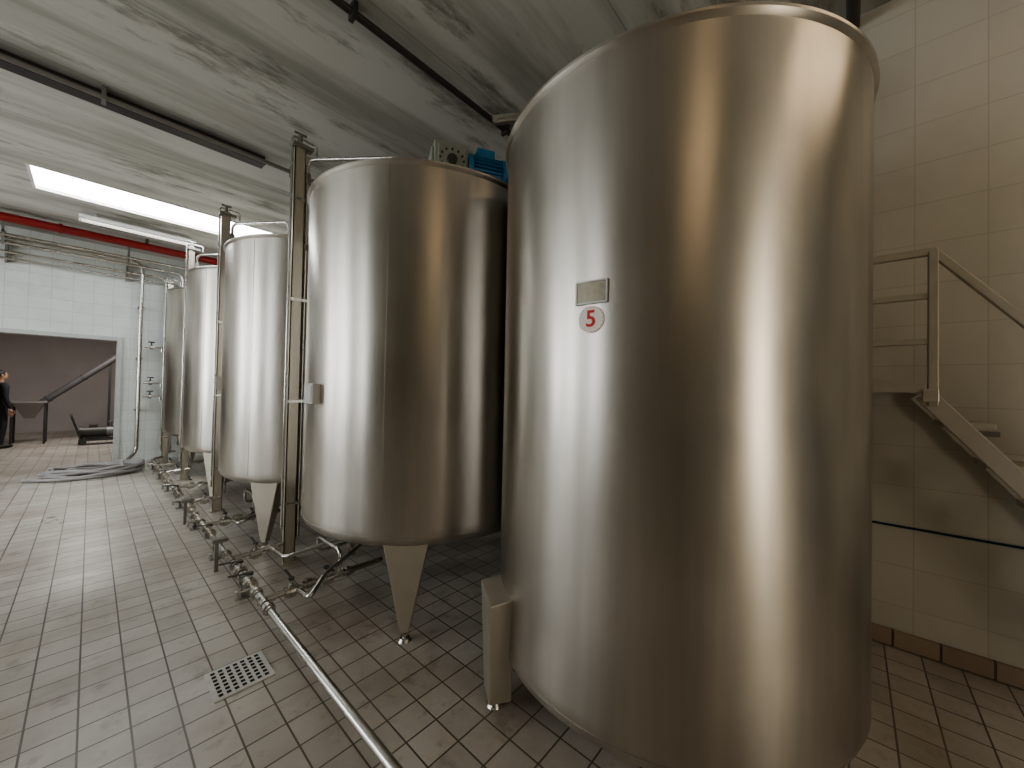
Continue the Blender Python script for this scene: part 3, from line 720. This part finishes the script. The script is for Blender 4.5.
# ------------------------------------------------------------------ person
def skinned(name, verts, edges, radii, mat, parent, root=0, sub=2):
    me = bpy.data.meshes.new(name); me.from_pydata(verts, edges, [])
    o = bpy.data.objects.new(name, me); COL.objects.link(o); me.materials.append(mat)
    o.modifiers.new('skin', 'SKIN').use_smooth_shade = True
    sv = me.skin_vertices[0].data
    for i, r in enumerate(radii):
        r = r if isinstance(r, tuple) else (r, r); sv[i].radius = r; sv[i].use_root = (i == root)
    s = o.modifiers.new('sub', 'SUBSURF'); s.levels = sub; s.render_levels = sub
    o.parent = parent; return o
def person(loc, rot):
    e = empty('standing_person', loc); e.rotation_euler = (0, 0, rot)
    V = [(0, 0, 0.95), (0, 0.0, 1.12), (0, -0.01, 1.30), (0, 0, 1.43), (0, 0.0, 1.50),
         (-0.10, 0, 0.90), (-0.11, -0.02, 0.50), (-0.12, 0.02, 0.10),
         (0.10, 0, 0.90), (0.12, -0.03, 0.50), (0.13, 0.01, 0.10),
         (-0.18, 0, 1.42), (-0.24, 0.02, 1.14), (-0.24, -0.06, 0.90),
         (0.18, 0, 1.42), (0.24, 0.02, 1.14), (0.23, -0.06, 0.90)]
    E = [(0, 1), (1, 2), (2, 3), (3, 4), (0, 5), (5, 6), (6, 7), (0, 8), (8, 9), (9, 10), (3, 11), (11, 12), (12, 13), (3, 14), (14, 15), (15, 16)]
    Rr = [(0.15, 0.11), (0.145, 0.105), (0.17, 0.115), (0.13, 0.09), 0.06, 0.095, 0.07, 0.052, 0.095, 0.07, 0.052, 0.07, 0.052, 0.038, 0.07, 0.052, 0.038]
    skinned('clothed_body', V, E, Rr, M_cloth, e)
    bm = bmesh.new()
    for s in (-1, 1):
        bmesh.ops.create_uvsphere(bm, u_segments=16, v_segments=10, radius=1, matrix=Matrix.Translation((s * 0.125, -0.05, 0.045)) @ Matrix.Diagonal((0.05, 0.135, 0.045, 1)))
    obj('shoes', bm, M_hair, e, smooth=True)
    bm = bmesh.new()
    addcyl(bm, (0, 0, 1.47), (0, -0.01, 1.58), 0.055, seg=16)
    bmesh.ops.create_uvsphere(bm, u_segments=24, v_segments=18, radius=1, matrix=Matrix.Translation((0, -0.015, 1.645)) @ Matrix.Diagonal((0.076, 0.096, 0.118, 1)))
    addcyl(bm, (0, -0.135, 1.62), (0, -0.095, 1.665), 0.016, 0.008, seg=8)
    addbox(bm, (-0.025, -0.113, 1.585), (0.025, -0.095, 1.597))
    for s in (-1, 1):
        bmesh.ops.create_uvsphere(bm, u_segments=10, v_segments=8, radius=1, matrix=Matrix.Translation((s * 0.078, 0, 1.645)) @ Matrix.Diagonal((0.01, 0.02, 0.032, 1)))
    obj('head', bm, M_skin, e, smooth=True)
    bm = bmesh.new()
    bmesh.ops.create_uvsphere(bm, u_segments=24, v_segments=18, radius=1, matrix=Matrix.Translation((0, 0.005, 1.665)) @ Matrix.Diagonal((0.083, 0.1, 0.113, 1)))
    bmesh.ops.delete(bm, geom=[v for v in bm.verts if v.co.z < 1.62 or (v.co.y < -0.05 and v.co.z < 1.70)], context='VERTS')
    obj('hair', bm, M_hair, e, smooth=True)
    bm = bmesh.new()
    for s in (-1, 1):
        bmesh.ops.create_uvsphere(bm, u_segments=8, v_segments=6, radius=0.009, matrix=Matrix.Translation((s * 0.03, -0.103, 1.65)))
    obj('eyes', bm, M_hair, e)
    for s, x0 in ((-1, -0.24), (1, 0.23)):
        bx_, by_, bz_ = x0, -0.075, 0.86
        V = [(bx_, by_ + 0.01, bz_ + 0.03), (bx_, by_ - 0.005, bz_ - 0.05)]; E = [(0, 1)]; Rr = [(0.02, 0.028), (0.015, 0.038)]
        skinned('hand_%s' % ('left' if s > 0 else 'right'), V, E, Rr, M_skin, e, sub=1)
        bm = bmesh.new()
        for k, L in enumerate((0.07, 0.08, 0.075, 0.058)):
            yy = by_ - 0.035 + k * 0.02
            addtube(bm, [(bx_, yy, bz_ - 0.06), (bx_, yy, bz_ - 0.06 - L * 0.5), (bx_ - s * 0.02, yy, bz_ - 0.06 - L)], 0.009, seg=8)
        addtube(bm, [(bx_, by_ - 0.03, bz_ - 0.01), (bx_ - s * 0.012, by_ - 0.06, bz_ - 0.04), (bx_ - s * 0.02, by_ - 0.062, bz_ - 0.075)], 0.010, seg=8)
        obj('fingers_%s' % ('left' if s > 0 else 'right'), bm, M_skin, e, smooth=True)
    return e
person((-1.37, 14.32, 0), rd(120))

# ------------------------------------------------------------------ lights
def area(name, loc, rot, sx, sy, power, col, spread=pi):
    l = bpy.data.lights.new(name, 'AREA'); l.shape = 'RECTANGLE'; l.size = sx; l.size_y = sy; l.energy = power; l.color = col; l.spread = spread
    o = bpy.data.objects.new(name, l); o.location = loc; o.rotation_euler = rot; COL.objects.link(o); return o
for i, (a, b_) in enumerate(wins):
    area('daylight_window_%d' % (i + 1), (X0 - 0.3, (a + b_) / 2, (WZ0 + WZ1) / 2), (0, -pi / 2, 0), WZ1 - WZ0 + 0.3, b_ - a + 0.3, (95, 165, 200)[i], (0.93, 0.97, 1.0))
area('daylight_door', ((SX[0] + SX[1]) / 2, Y0 - 0.3, 1.7), (pi / 2, 0, 0), SX[1] - SX[0] + 0.1, 3.3, 70, (1.0, 0.87, 0.68))
area('store_fill_light', (0.2, 13.5, HB - 0.05), (0, 0, 0), 1.2, 0.3, 90, (1.0, 0.95, 0.92))  # added area light that brightens the store room, no fixture modelled

w = bpy.data.worlds.new('World'); SC.world = w; w.use_nodes = True
w.node_tree.nodes['Background'].inputs[0].default_value = (0.75, 0.85, 1.0, 1); w.node_tree.nodes['Background'].inputs[1].default_value = 0.8

# ------------------------------------------------------------------ camera
cd = bpy.data.cameras.new('Camera'); cam = bpy.data.objects.new('Camera', cd); COL.objects.link(cam)
cd.sensor_width = 36; cd.lens = 378 / 1024 * 36; cd.clip_start = 0.02
R = Matrix.Rotation(rd(-48.1), 4, 'Z') @ Matrix.Rotation(rd(90.9), 4, 'X') @ Matrix.Rotation(rd(1.15), 4, 'Z')
cam.matrix_world = Matrix.Translation((0, 0, 1.55)) @ R
SC.camera = cam
